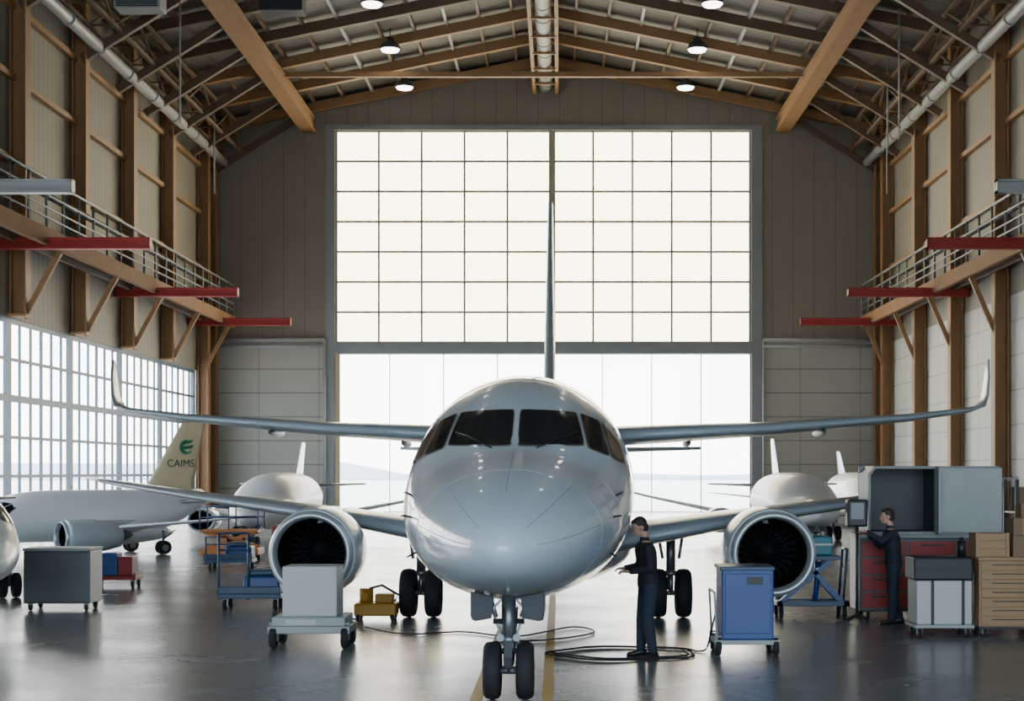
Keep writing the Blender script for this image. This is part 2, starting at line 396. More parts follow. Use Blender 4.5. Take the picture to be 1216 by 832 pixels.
def lamp(x, y, z):
    r = root('high_bay_lamp', 'round high-bay lamp with glowing lens, hanging from roof', 'lamp', (x, y, z), group='high-bay lamps')
    MB().rev((0,0,0), (0,0,1), [(0, .5), (.06, .52), (.3, .42), (.42, .2), (.6, .17), (.62, 0)], 24).make('lamp_shade', LAMPH, parent=r)
    MB().rev((0,0,0), (0,0,1), [(.01, .47), (-.08, .4), (-.12, .2), (-.13, 0)], 24).make('diffuser', LAMPE, parent=r)
    MB().cyl((0,0,.6), (0,0,rz(x)-z-.1), .03, n=6).make('hanger_rod', DARKS, parent=r)
for y, z in ((82, 23.1), (75, 23.2), (67.7, 23.2), (58, 23.2), (46, 23.2)):
    for s in (-1, 1): lamp(CX+s*7.6, y, z)

# ------------------------------------------------------------------ aircraft
TAB = [ # u, a, zt, zb, zc
 (0,0,1.61,1.61,1.61),(.1,.20,1.77,1.45,1.61),(.3,.37,1.90,1.33,1.61),(.7,.60,2.07,1.20,1.63),(1.3,.84,2.26,1.08,1.67),
 (2,1.04,2.42,.98,1.72),(3,1.23,2.62,.90,1.80),(3.5,1.30,2.84,.87,1.85),(4,1.355,3.08,.85,1.92),(4.7,1.40,3.33,.83,2.0),
 (5.5,1.44,3.52,.81,2.08),(6.5,1.46,3.63,.80,2.15),(8,1.46,3.66,.80,2.18)]
W = [math.sqrt(t[0]) for t in TAB]
def hermite(x, c):
    n = len(W)
    if x >= W[-1]: return TAB[-1][c]
    i = 0
    while i < n-2 and x > W[i+1]: i += 1
    def sl(k): return (TAB[k+1][c]-TAB[k][c])/(W[k+1]-W[k])
    def tg(k):
        if k == 0: return sl(0)
        if k == n-1: return 0
        a, b = sl(k-1), sl(k)
        return 0 if a*b <= 0 else 2*a*b/(a+b)
    h = W[i+1]-W[i]; t = (x-W[i])/h; p0 = TAB[i][c]; p1 = TAB[i+1][c]; m0 = tg(i)*h; m1 = tg(i+1)*h
    return (2*t**3-3*t*t+1)*p0+(t**3-2*t*t+t)*m0+(-2*t**3+3*t*t)*p1+(t**3-t*t)*m1
def sec(u, L=32):
    if u <= 8: a, zt, zb, zc = [hermite(math.sqrt(max(u, 0)), c) for c in (1,2,3,4)]
    else: a, zt, zb, zc = 1.46, 3.66, .80, 2.18
    s0 = L*.68
    if u > s0:
        t = (u-s0)/(L-s0); e = t**1.7
        a = a*(1-e)+.12*e; zt = zt*(1-e)+3.25*e; zb = zb*(1-e)+2.95*e; zc = zc*(1-e)+3.1*e
    return a, zt, zb, zc
def surf(u, th, off=0, L=32):
    a, zt, zb, zc = sec(u, L); c, s = math.cos(th), math.sin(th); h = (zt-zc) if s >= 0 else (zc-zb)
    n = Vector((c/max(a,.01), -.25, s/max(h,.01))).normalized()
    return Vector((a*c, u, zc+h*s))+n*off
def Fu(x, u, z):
    a, zt, zb, zc = sec(u); h = (zt-zc) if z >= zc else (zc-zb)
    return (x/max(a,1e-4))**2+((z-zc)/max(h,1e-4))**2-1
def onsurf(x, z, off):
    lo, hi = .001, 9
    for _ in range(40):
        mid = (lo+hi)/2
        if Fu(x, mid, z) > 0: lo = mid
        else: hi = mid
    u = (lo+hi)/2; e = .01
    g = Vector((Fu(x+e,u,z)-Fu(x-e,u,z), Fu(x,u+e,z)-Fu(x,u-e,z), Fu(x,u,z+e)-Fu(x,u,z-e))).normalized()
    return Vector((x, u, z))+g*off
def patch(poly, off, grow=0, rnd=.035, n=14):
    c = sum((Vector(p) for p in poly), Vector((0,0)))/4
    P = []
    for p in poly:
        d = Vector(p)-c; P.append(c+d+Vector((math.copysign(grow, d.x), math.copysign(grow, d.y))))
    rings = []
    for j in range(n+1):
        row = []
        for i in range(n+1):
            s, t = 2*i/n-1, 2*j/n-1; s2 = s*(1-rnd*t**8); t2 = t*(1-rnd*s**8)
            a, b = (s2+1)/2, (t2+1)/2
            q = (P[0]*(1-a)+P[1]*a)*(1-b)+(P[3]*(1-a)+P[2]*a)*b
            row.append(onsurf(q.x, q.y, off))
        rings.append(row)
    return rings
FWIN = [[(.042,2.625),(.785,2.635),(.69,3.04),(.042,3.06)], [(.84,2.61),(1.075,2.52),(.965,2.95),(.745,3.03)], [(1.12,2.51),(1.285,2.43),(1.20,2.70),(1.01,2.93)]]
def wingloft(secs, mirror, name, mat, parent, ox=0):
    m = MB(); R = []; n = 12
    for x, y, z, ch, th, (nx, nz) in secs:
        ring = []
        for k in range(2*n):
            up = k < n; t = 1-k/n if up else (k-n)/n
            t = t**1.4
            yt = 5*th*(.2969*math.sqrt(t)-.126*t-.3516*t*t+.2843*t**3-.1015*t**4)
            q = yt*(1.1 if up else -.8)
            X = x+nx*q; Z = z+nz*q
            ring.append(Vector(((-X if mirror else X)+ox, y+ch*t, Z)))
        R.append(ring)
    m.loft(R); return m.make(name, mat, parent=parent)
def tyre(parent, c, r, wd, name='wheel'):
    m = MB(); h = wd/2
    m.rev(c, (1,0,0), [(-h*.6, r*.5), (-h, r*.62), (-h*1.0, r*.85), (-h*.7, r*.97), (-h*.2, r), (h*.2, r), (h*.7, r*.97), (h, r*.85), (h, r*.62), (h*.6, r*.5)], 32)
    t = m.make(name, RUB, parent=parent)
    m = MB(); m.rev(c, (1,0,0), [(-h*.55, 0), (-h*.6, r*.2), (-h*.3, r*.28), (-h*.35, r*.42), (-h*.65, r*.5), (h*.65, r*.5), (h*.35, r*.42), (h*.3, r*.28), (h*.6, r*.2), (h*.55, 0)], 24)
    m.make('hub', HUB, parent=t); return t
def aircraft(label, loc, yaw, sc, L=32, wings=(1,-1), upper=False, engines=(1,-1), eu=7.0, wu=7.5, es=1., fin_top=10., tail=None, tipdz=0., detail=False, ox=0., paint=WHITE, nosegear=True, group=None, fins=1., wins=True, mgu=10.3):
    r = root('airliner', label, 'airplane', loc, yaw, sc, group)
    us = [ (i/26)**2*8 for i in range(27)]; us[0] = .0004
    u = 8.8
    while u < L: us.append(u); u += .8
    us.append(L)
    N = 64
    MB().loft([[surf(uu, 2*math.pi*k/N, 0, L) for k in range(N)] for uu in us]).make('fuselage', paint, parent=r)
    for s in (1, -1):
        for p in FWIN if wins else []:
            q = [(s*x, z) for x, z in p]
            g = MB(); g.loft(patch(q, .006, .014), caps=False, close=False).make('window_gasket', GASK, parent=r)
            g = MB(); g.loft(patch(q, .012), caps=False, close=False).make('cockpit_window', TINT, parent=r)
    fy = L-7.6 if L > 20 else L-4.6; k = (fin_top-3.2)/6.8; cb = 5.2 if L > 20 else 3.6
    secs = [(0, fy, 3.2, cb, .40*fins, (1,0)), (0, fy+.2*cb, 4.6*k+3.2*(1-k), cb*.8, .34*fins, (1,0)), (0, fy+cb*.78, fin_top-.1, cb*.42, .15*fins, (1,0)), (0, fy+cb*.88, fin_top, cb*.3, .06*fins, (1,0))]
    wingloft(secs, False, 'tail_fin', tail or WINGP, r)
    ty = L-4.2 if L > 20 else L-2.8; tl = 4.3 if L > 20 else 3
    for s in (1, -1):
        wingloft([(.3, ty, 2.9, 2.0, .22, (0,1)), (tl, ty+1.6, 3.0, .9, .1, (0,1))], s < 0, 'tailplane', WINGP, r)
    for s in wings:
        mi = s < 0
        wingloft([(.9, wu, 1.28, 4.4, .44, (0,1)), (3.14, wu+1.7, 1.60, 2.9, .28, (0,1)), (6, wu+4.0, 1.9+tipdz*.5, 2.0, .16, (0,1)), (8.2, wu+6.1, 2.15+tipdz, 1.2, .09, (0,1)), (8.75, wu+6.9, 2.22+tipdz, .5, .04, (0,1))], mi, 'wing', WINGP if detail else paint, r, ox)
        if detail:
            for fx in (4.6, 6.4):
                m = MB(); m.ell((s*fx+ox, wu+4.3+(fx-3)*.45, 1.60+(fx-3)*.1), (.06, .7, .09)); m.make('flap_fairing', WINGD, parent=r)
    if upper:
        for s in (1, -1):
            wingloft([(.8, 8.6, 2.84, 3.4, .34, (0,1)), (3.6, 10.3, 3.02, 2.5, .24, (0,1)), (6.2, 11.8, 3.25, 1.7, .15, (0,1)), (7.4, 12.5, 3.41, 1.2, .10, (-.2,.98)),
                      (7.72, 12.85, 3.50, .8, .07, (-.6,.8)), (7.86, 13.15, 3.70, .55, .05, (-.95,.3)), (7.96, 13.45, 4.05, .42, .04, (-.98,.17)), (8.02, 13.7, 4.38, .25, .025, (-1,.1))], s < 0, 'upper_wing', WINGP, r, ox)
            m = MB(); m.ell((s*4.6+ox, 11.7, 2.99), (.045, .7, .07)); m.make('flap_fairing', WINGD, parent=r)
            m = MB(); m.ell((s*2.3+ox, 10.9, 2.80), (.045, .7, .07)); m.make('flap_fairing', WINGD, parent=r)
    for s in engines:
        c = Vector((s*(3.22 if detail else 3.14)+ox, eu, 1.19)); e = es
        en = bpy.data.objects.new('engine', None); C.objects.link(en); en.parent = r; en.location = c; en.scale = (e,e,e)
        MB().rev((0,0,0), (0,1,0), [(.20,.60),(.14,.622),(.3,.645),(.7,.675),(1.2,.665),(1.9,.57),(2.4,.46),(2.42,.43),(1.9,.40)], 48).make('nacelle', NAC, parent=en)
        MB().rev((0,0,0), (0,1,0), [(.20,.50),(.10,.508),(.03,.53),(0,.555),(.02,.585),(.08,.608),(.17,.626)], 48).make('intake_lip', LIP, parent=en)
        MB().rev((0,0,0), (0,1,0), [(.19,.501),(.4,.495),(.8,.50),(1.2,.50),(1.2,.02)], 40).make('intake_duct', BLACKM, parent=en)
        m = MB()
        for k in range(24):
            a = 2*math.pi*k/24; R = []
            for rr, tw, cw in ((.14,.3,.05),(.3,.6,.065),(.485,.95,.075)):
                ca = Vector((math.cos(a),0,math.sin(a))); tg = Vector((-math.sin(a),0,math.cos(a))); ch = (tg*math.sin(tw)+Vector((0,1,0))*math.cos(tw))*cw
                p = ca*rr+Vector((0,.98,0)); R.append([p-ch, p+Vector((0,.004,0)), p+ch, p-Vector((0,.004,0))])
            m.loft(R)
        m.make('fan', FANM, parent=en)
        MB().rev((0,.7,0), (0,1,0), [(0,.0),(.02,.03),(.1,.08),(.22,.13),(.34,.15)], 24).make('spinner', FANM, parent=en)
        MB().rev((0,0,0), (0,1,0), [(1.9,.3),(2.5,.26),(2.9,.1),(3.0,0)], 20).make('exhaust_cone', GEARM, parent=en)
        m = MB(); m.loft([[Vector((.0,y0,z)), Vector((.09,y0+.5,z)), Vector((.08,y1,z)), Vector((0,y1+.3,z)), Vector((-.08,y1,z)), Vector((-.09,y0+.5,z))] for y0, y1, z in ((.7,2.4,.42),(1.3,2.9,.60))])
        m.make('pylon', NAC, parent=en)
    def leg(c, hub_r, wd, gap, top, name, wheels=2):
        g = bpy.data.objects.new(name, None); C.objects.link(g); g.parent = r; g.location = c
        m = MB(); m.cyl((0,0,hub_r-.02), (0,0,hub_r+.32), .045, n=14); m.cyl((0,0,hub_r+.28), (0,0,top), .075, n=16); m.cyl((0,0,hub_r+.28), (0,0,hub_r+.36), .1, n=16)
        m.cyl((-gap-wd*.3,0,hub_r), (gap+wd*.3,0,hub_r), .04, n=12); m.make('strut', GEARM, parent=g)
        m = MB(); m.beam((0,.1,hub_r+.05), (0,.26,hub_r+.2), .1, .03); m.beam((0,.26,hub_r+.2), (0,.08,hub_r+.36), .1, .03); m.make('torque_link', GEARM, parent=g)
        m = MB(); m.cyl((0,0,hub_r+.45), (0,.75,top), .04, n=10); m.cyl((-.13,0,hub_r+.55), (-.2,.1,top), .025, n=8); m.cyl((.13,0,hub_r+.55), (.2,.1,top), .025, n=8); m.make('drag_brace', GEARM, parent=g)
        for s in (-1, 1): tyre(g, (s*gap, 0, hub_r), hub_r, wd)
        return g
    if nosegear:
        g = leg((0,1.55,0), .295, .18, .168, 1.05, 'nose_gear')
        for s in (-1, 1):
            m = MB(); m.cyl((s*.085,-.1,.64), (s*.085,-.02,.64), .04, .035, n=14); m.cyl((s*.085,-.05,.64), (0,0,.64), .015, n=8); m.make('taxi_light', GEARM, parent=g)
            m = MB(); m.beam((s*.03,-.05,.52), (s*.17,-.02,.92), .022, .022); m.beam((s*.17,-.02,.92), (s*.06,0,1.04), .022, .022); m.make('side_stay', GEARM, parent=g)
            m = MB(); m.prism([(s*.13,1.08),(s*.37,1.13),(s*.37,.88),(s*.33,.83),(s*.16,.86)], -.36, -.335); m.make('gear_door', DKGEAR, parent=g, bevel=.008)
            m = MB(); m.bb((s*.34,-.32,.84), (s*.362,.9,1.08)); m.make('gear_door', DKGEAR, parent=g, bevel=.008)
        m = MB(); m.beam((0,-.11,.34), (0,-.2,.46), .08, .025); m.beam((0,-.2,.46), (0,-.09,.6), .08, .025); m.make('torque_link', GEARM, parent=g)
        m = MB()
        m.cyl((-.04,-.07,.34), (-.05,-.07,.95), .012, n=6); m.cyl((.05,-.08,.4), (.09,-.05,.95), .012, n=6); m.cyl((-.16,-.02,.8), (.16,-.02,.8), .03, n=8); m.cyl((-.1,-.06,.5),(.1,-.06,.5),.03,n=8)
        m.make('hydraulic_line', DARKS, parent=g)
    for s in (-1, 1):
        leg((s*2.0+ox, mgu, 0), .39, .25, .2, 1.35, 'main_gear')
    m = MB(); m.ell((ox*.5, wu+3.2, 1.15), (1.5, 4.0, .62), 32, 16); m.make('belly_fairing', paint, parent=r)
    if detail:
        for pts in ([surf(.9+2.0*i/14, math.radians(90), .0, L) for i in range(15)], [surf(.25+1.45*i/14, math.radians(48), 0) for i in range(15)], [surf(.25+1.45*i/14, math.radians(132), 0) for i in range(15)],
                    [surf(.25+1.45*i/14, math.radians(8), 0) for i in range(15)], [surf(.25+1.45*i/14, math.radians(172), 0) for i in range(15)],
                    [surf(1.7, math.radians(-70+320*i/60), .0) for i in range(61)], [surf(5.6, math.radians(-80+340*i/60), .0) for i in range(61)]):
            m = MB(); m.tube(pts, .0035, 6); m.make('panel_seam', SEAM, parent=r)
        for s in (-1, 1):
            for (u0, u1, t0, t1) in ((2.2, 2.8, 15, 34), (4.6, 5.4, -15, 42)):
                m = MB(); f = (lambda t: math.radians(t)) if s > 0 else (lambda t: math.radians(180-t))
                lp = [surf(u0+(u1-u0)*i/8, f(t0)) for i in range(9)]+[surf(u1, f(t0+(t1-t0)*i/8)) for i in range(1, 9)]+[surf(u1-(u1-u0)*i/8, f(t1)) for i in range(1, 9)]+[surf(u0, f(t1-(t1-t0)*i/8)) for i in range(1, 9)]
                m.tube(lp, .003, 5); m.make('access_panel', SEAM, parent=r)
        for s in (-1, 1):
            p = onsurf(s*.25, 2.58, .02); q = onsurf(s*.55, 2.72, .03)
            m = MB(); m.tube([p, q, onsurf(s*.70, 2.77, .03)], .008, 6); m.make('wiper', BLK, parent=r)
            for u0, t in ((2.3, 8), (2.9, 20), (2.5, -22)):
                th = math.radians(t if s > 0 else 180-t); p = surf(u0, th); q = surf(u0, th, .08)
                m = MB(); m.cyl(p, q, .013, n=6); m.cyl(q, q+Vector((0,-.14,0)), .010, n=6); m.make('pitot_probe', DARKS, parent=r)
            for i in range(14):
                u0 = 8.3+i*.95
                rows = [[surf(u0+.14*math.cos(k), math.radians(14)+.1*math.sin(k) if s > 0 else math.radians(166)-.1*math.sin(k), o) for k in [j*math.pi/8 for j in range(16)]] for o in (.004, .01)]
                MB().loft(rows).make('cabin_window', TINT, parent=r)
    return r
aircraft('white twin-engine airliner parked nose-on with cockpit windows', (-.53, 14, 0), -.0095, 1, upper=True, detail=True, ox=.22, es=.96)
aircraft('white regional jet with only its nose showing beside grey cabinet', (-8.32, 22.0, 0), math.radians(28), .6, L=17, wings=(), engines=(), paint=WHITE2)
jet = aircraft('white jet with beige tail fin and green emblem', (-16.7, 39.3, 0), -math.radians(48), .5, L=17, eu=6.4, wu=7.4, es=1.4, fin_top=7.6, tail=TAN, paint=WHITE2, engines=(1,), mgu=13)
aircraft('white jet seen nose-on behind service carts', (-9.3, 45, 0), 0, (.76,.63,.63), L=17, fin_top=5.4, tipdz=.7, paint=WHITE2, group='parked jets', fins=.5, wins=False)
aircraft('white jet seen nose-on behind lift equipment', (7.75, 45, 0), 0, (.78,.63,.63), L=17, fin_top=5.6, tipdz=.9, paint=WHITE2, group='parked jets', fins=.5, wins=False)
aircraft('white jet seen nose-on near grey container', (12.9, 60, 0), 0, (.7,.63,.63), L=17, fin_top=5.2, paint=WHITE2, group='parked jets', fins=.5, wins=False)
def text_obj(s, size, loc, rot, mat, parent, name='lettering', ext=.004):
    cu = bpy.data.curves.new(name, 'FONT'); cu.body = s; cu.size = size; cu.extrude = ext; cu.align_x = 'CENTER'
    o = bpy.data.objects.new(name, cu); C.objects.link(o)
    dg = bpy.context.evaluated_depsgraph_get(); me = bpy.data.meshes.new_from_object(o.evaluated_get(dg))
    bpy.data.objects.remove(o); o = bpy.data.objects.new(name, me); C.objects.link(o); me.materials.clear(); me.materials.append(mat)
    o.parent = parent; o.location = loc; o.rotation_euler = rot; return o
text_obj('CAIMS', .62, (.20, 15.05, 4.95), (math.pi/2, 0, math.pi/2), TXT, jet)
m = MB()
def cresc(cy, cz, r0, r1, a0, a1, sh):
    A = [(cy+r0*math.cos(t), cz+r0*math.sin(t)) for t in [math.radians(a0+(a1-a0)*i/14) for i in range(15)]]
    B = [(cy+sh+r1*math.cos(t), cz+r1*math.sin(t)) for t in [math.radians(a1+(a0-a1)*i/14) for i in range(15)]]
    P = A+B; n = len(P)
    m._a([(.17, y, z) for y, z in P]+[(.2, y, z) for y, z in P], [list(range(n)), list(range(n, 2*n))]+[(i, (i+1) % n, n+(i+1) % n, n+i) for i in range(n)])
cresc(15.4, 6.10, .42, .28, 60, 320, .10)
m._a([(.2, 15.25, 6.13), (.2, 15.9, 6.25), (.2, 15.75, 6.03), (.2, 15.25, 5.99)], [(0,1,2,3)]); m._a([(.2, 15.3, 6.37), (.2, 15.86, 6.56), (.2, 15.74, 6.37), (.2, 15.3, 6.27)], [(0,1,2,3)])
m.make('tail_emblem', GREEN, parent=jet, label='green curved emblem')

# ------------------------------------------------------------------ ground equipment
def castor(parent, x, y, r=.07, w=.05, name='wheel', ax='x'):
    a = (1,0,0) if ax == 'x' else (0,1,0); h = w/2
    o = MB().rev((x, y, r), a, [(-h, 0), (-h, r*.5), (-h, r*.9), (-h*.6, r), (h*.6, r), (h, r*.9), (h, r*.5), (h, 0)], 20).make(name, RUB, parent=parent)
    m = MB()
    m.bb((x-h-.015, y-.02, r*.8), (x-h-.003, y+.02, r*2.2)); m.bb((x+h+.003, y-.02, r*.8), (x+h+.015, y+.02, r*2.2)); m.bb((x-h-.015, y-.03, r*2.1), (x+h+.015, y+.03, r*2.3))
    m.rev((x, y, r), a, [(-h-.012, 0), (-h-.012, r*.35), (h+.012, r*.35), (h+.012, 0)], 14)
    m.make('fork', STEEL, parent=o)
r = root('equipment_cabinet', 'plain dark grey metal equipment cabinet on short castors', 'cabinet', (-8.42, 25.4, 0))
MB().bb((-.56, 0, .12), (.56, .7, 1.0)).make('body', GREYC, parent=r, bevel=.02)
MB().bb((-.57, -.01, 1.0), (.57, .71, 1.05)).make('lid', MGREY, parent=r, bevel=.01)
MB().bb((-.54, -.015, .16), (.54, 0, .97)).make('front_panel', GREYC, parent=r, bevel=.006)
for x in (-.47, .47):
    for y in (.1, .6): castor(r, x, y, .05)
r = root('tool_cart', 'small red trolley carrying blue and red boxes', 'cart', (-8.95, 30.4, 0))
m = MB(); m.bb((-.45, 0, .16), (.45, .6, .24)); m.bb((-.45, 0, .24), (-.42, .6, .3)); m.bb((.42, 0, .24), (.45, .6, .3)); m.make('platform', RED, parent=r, bevel=.01)
MB().bb((-.25, .1, .24), (.05, .5, .7)).make('box', BLUE, parent=r, bevel=.02)
MB().bb((.08, .1, .24), (.36, .5, .62)).make('box', RED, parent=r, bevel=.02)
m = MB(); m.tube([(-.42, .1, .24), (-.44, .1, .7), (-.44, .5, .7), (-.42, .5, .24)], .015); m.make('handle', STEEL, parent=r)
for x in (-.38, .38):
    for y in (.08, .52): castor(r, x, y, .07)
def service_cart(loc, lab, w=1.05, hh=1.3):
    r = root('service_cart', lab, 'cart', loc)
    m = MB()
    for x in (-w/2, -w/2+.5):
        m.cyl((x, .1, .18), (x, .1, hh), .022, n=8)
    for z in (hh, hh*.78): m.cyl((-w/2, .1, z), (-w/2+.5, .1, z), .018, n=8)
    m.make('handle', BLUED, parent=r)
    m = MB(); m.bb((-w/2, .05, .2), (w/2, .65, .28)); m.bb((-w/2, .05, .28), (w/2, .09, .4)); m.make('tray', BLUED, parent=r, bevel=.01)
    MB().bb((-.12, .12, .28), (w/2-.03, .6, .58)).make('tank', BLUE, parent=r, bevel=.04)
    MB().bb((-.02, .1, .58), (w/2-.14, .5, .68)).make('pump', BLUED, parent=r, bevel=.03)
    for x in (-w/2+.1, w/2-.1):
        for y in (.12, .58): castor(r, x, y, .09, .06)
    return r
service_cart((-5.2, 25.4, 0), 'blue service cart with tall tube handle')
r = root('flat_trolley', 'white flat trolley with black wheels', 'trolley', (-3.29, 19.9, 0))
m = MB(); m.bb((-.54, 0, .20), (.54, .8, .30)); m.bb((-.48, -.01, .3), (.48, .78, .42)); m.make('platform', LGREY, parent=r, bevel=.015)
m = MB(); m.bb((-.3, -.02, .32), (.1, -.01, .39)); m.make('panel_plate', OFFW, parent=r)
for x in (-.47, .47):
    for y in (.08, .72): castor(r, x, y, .15, .09)
r = root('equipment_box', 'plain white metal box sitting on flat trolley', 'box', (-3.29, 20.0, .42))
MB().bb((-.36, 0, 0), (.36, .6, .66)).make('body', OFFW, parent=r, bevel=.01)
MB().bb((-.35, -.012, .02), (.35, 0, .64)).make('front_panel', OFFW, parent=r, bevel=.004)
r = root('hydraulic_jack', 'low yellow hydraulic jack machine on small wheels', 'jack', (-2.88, 23.6, 0))
MB().bb((-.32, 0, .08), (.34, .5, .28)).make('base', YELM, parent=r, bevel=.03)
m = MB(); m.cyl((-.15, .25, .28), (-.15, .25, .5), .11, n=16); m.make('pump_body', YELM, parent=r)
MB().bb((0, .08, .28), (.28, .4, .42)).make('motor', YELM, parent=r, bevel=.02)
m = MB(); m.tube([(.3, .2, .3), (.36, .2, .4), (.1, .2, .55), (-.1, .2, .5)], .02); m.make('arm', BLK, parent=r)
for x in (-.26, .28):
    for y in (.04, .46): castor(r, x, y, .06)
def scissor(loc, col, col2, lab, w=1.6, hh=1.4):
    r = root('work_platform', lab, 'lift', loc)
    MB().bb((-w/2, 0, .18), (w/2, .9, .36)).make('base', col, parent=r, bevel=.03)
    m = MB()
    for y in (.1, .8):
        m.beam((-w/2+.1, y, .36), (w/2-.1, y, hh*.7), .06, .08); m.beam((w/2-.1, y, .36), (-w/2+.1, y, hh*.7), .06, .08)
    m.make('scissor_arm', col, parent=r)
    MB().bb((-w/2, 0, hh*.7), (w/2, .9, hh*.76)).make('platform', col, parent=r, bevel=.01)
    m = MB()
    for x in (-w/2, 0, w/2):
        for y in (.02, .88): m.cyl((x, y, hh*.76), (x, y, hh*1.3), .02, n=6)
    for y in (.02, .88):
        for z in (hh*1.05, hh*1.3): m.cyl((-w/2, y, z), (w/2, y, z), .02, n=6)
    m.make('guard_rail', col2, parent=r)
    for x in (-w/2+.15, w/2-.15):
        for y in (.06, .84): castor(r, x, y, .12, .08)
scissor((-8.5, 39, 0), ORG, BLUED, 'orange scissor work platform with dark rails', 1.5, 1.1)
r = root('tool_cabinet', 'red rolling tool cabinet with drawers', 'tool cabinet', (-7.0, 39, 0))
MB().bb((-.4, 0, .15), (.4, .6, .95)).make('body', RED, parent=r, bevel=.02)
for i in range(3):
    d = MB().bb((-.36, -.02, .2+i*.24), (.36, 0, .41+i*.24)).make('drawer', RED, parent=r, bevel=.006); MB().bb((-.2, -.045, .34+i*.24), (.2, -.02, .36+i*.24)).make('handle', LGREY, parent=d)
for x in (-.32, .32): castor(r, x, .1, .07); castor(r, x, .5, .07)
r = service_cart((-7.75, 35.5, 0), 'low blue service cart with tank', 1.1, .8)
r = root('ground_power_unit', 'bright blue metal power cabinet on wheels', 'power unit', (2.38, 19.2, 0))
MB().bb((-.32, 0, .20), (.34, .7, 1.1)).make('body', BLUE, parent=r, bevel=.02)
MB().bb((-.345, -.015, 1.08), (.355, .71, 1.13)).make('lid', BLUED, parent=r, bevel=.01)
MB().bb((-.28, -.015, .28), (.30, 0, 1.04)).make('front_panel', BLUE, parent=r, bevel=.008)
m = MB(); m.bb((-.40, -.02, .14), (.41, .74, .2)); m.tube([(-.38, .02, .2), (-.41, .02, .8), (-.41, .68, .8), (-.38, .68, .2)], .018); m.make('frame', LGREY, parent=r, bevel=.004)
m = MB(); m.bb((.0, -.03, .9), (.2, -.012, 1.0)); m.make('control_panel', BLK, parent=r)
for x in (-.36, .37): castor(r, x, .06, .11, .07); castor(r, x, .66, .11, .07)
r = root('lift_cart', 'blue folding lift cart with angled struts', 'cart', (4.0, 24.0, 0))
m = MB(); m.bb((-.55, 0, .2), (.6, .1, .28)); m.bb((-.55, .5, .2), (.6, .6, .28)); m.bb((-.55, 0, .2), (-.45, .6, .28)); m.bb((.5, 0, .2), (.6, .6, .28)); m.make('base', BLUED, parent=r, bevel=.01)
m = MB()
for y in (.05, .55): m.beam((-.5, y, .25), (.3, y, .92), .05, .07); m.beam((.5, y, .25), (-.1, y, .92), .05, .07)
m.cyl((.1,.3,.25), (.15,.3,.9), .05, n=10); m.make('lift_arm', BLUE, parent=r)
MB().bb((-.25, -.02, .93), (.45, .62, 1.0)).make('platform', BLUED, parent=r, bevel=.01)
m = MB(); m.cyl((.52,.1,.28), (.58,.1,1.1), .02, n=8); m.cyl((.52,.5,.28), (.58,.5,1.1), .02, n=8); m.cyl((.58,.1,1.1), (.58,.5,1.1), .02, n=8); m.make('handle', BLUED, parent=r)
for x in (-.48, .52): castor(r, x, .05, .1, .06); castor(r, x, .55, .1, .06)
r = root('instrument_case', 'cyan instrument case standing on the lift cart', 'case', (4.1, 24.1, 1.0))
MB().bb((-.25, 0, 0), (.25, .4, .3)).make('body', CYAN, parent=r, bevel=.03)
MB().bb((-.256, -.01, .16), (.256, .41, .19)).make('lid_seam', OFFW, parent=r)
m = MB(); m.tube([(-.1, .2, .3), (-.1, .2, .36), (.1, .2, .36), (.1, .2, .3)], .012); m.make('handle', BLK, parent=r)
r = root('instrument_stand', 'black instrument head on a slim stand', 'instrument', (4.62, 23.5, 0))
m = MB(); m.cyl((0,0,.06), (0,0,1.5), .025, n=10)
for a in range(4): m.beam((0,0,.12), (.22*math.cos(a*1.57+.7), .22*math.sin(a*1.57+.7), .03), .03, .03)
m.make('stand', DARKS, parent=r)
MB().bb((-.17, -.12, 1.48), (.14, .12, 1.90)).make('instrument_head', BLK, parent=r, bevel=.03)
m = MB(); m.bb((-.12, -.13, 1.6), (.08, -.12, 1.85)); m.make('screen', TINT, parent=r)
r = root('tool_bench', 'long red tool bench with drawers and shelf', 'workbench', (5.95, 23.98, 0))
MB().bb((-1.2, 0, .12), (1.1, .8, 1.28)).make('body', GREYC, parent=r, bevel=.02)
MB().bb((-1.22, -.02, 1.28), (1.12, .82, 1.34)).make('worktop', MGREY, parent=r, bevel=.01)
for j in range(3):
    for i in range(4):
        d = MB().bb((-1.17+j*.76, -.02, .18+i*.27), (-.45+j*.76, 0, .42+i*.27)).make('drawer', RED, parent=r, bevel=.006)
        MB().bb((-1.0+j*.76, -.045, .35+i*.27), (-.62+j*.76, -.02, .375+i*.27)).make('handle', DARKS, parent=d)
for x in (-1.05, .95): castor(r, x, .1, .055); castor(r, x, .7, .055)
r = root('cargo_container', 'grey metal container with open dark compartment', 'container', (5.95, 23.98, 1.34))
m = MB(); t = .04; w0, w1, h = -1.06, 1.06, 1.08
m.prism([(w0, 0), (w0+t, 0), (w0+t, h-.14), (w0+.12, h-t), (w1-t, h-t), (w1, h-t), (w1, h), (w0+.1, h), (w0, h-.12)], 0, .8, 0)
m.bb((w0, 0, 0), (w1, .8, t)); m.bb((w0, .76, 0), (w1, .8, h)); m.bb((w1-t, 0, 0), (w1, .8, h)); m.bb((.0, 0, 0), (.05, .8, h))
m.make('shell', MGREY, parent=r)
m = MB(); m.bb((w0+.05, .74, .05), (-.01, .755, h-.05)); m.bb((w0+.045, .03, .05), (w0+.055, .75, h-.15)); m.bb((-.012, .03, .05), (-.002, .75, h-.05)); m.bb((w0+.05, .03, .041), (-.01, .75, .05)); m.make('interior_shade', BLK, parent=r)  # black sheets stand in for the shade inside the open compartment
MB().bb((.04, -.03, .03), (1.05, 0, h-.03)).make('door', LGREY, parent=r, bevel=.01)
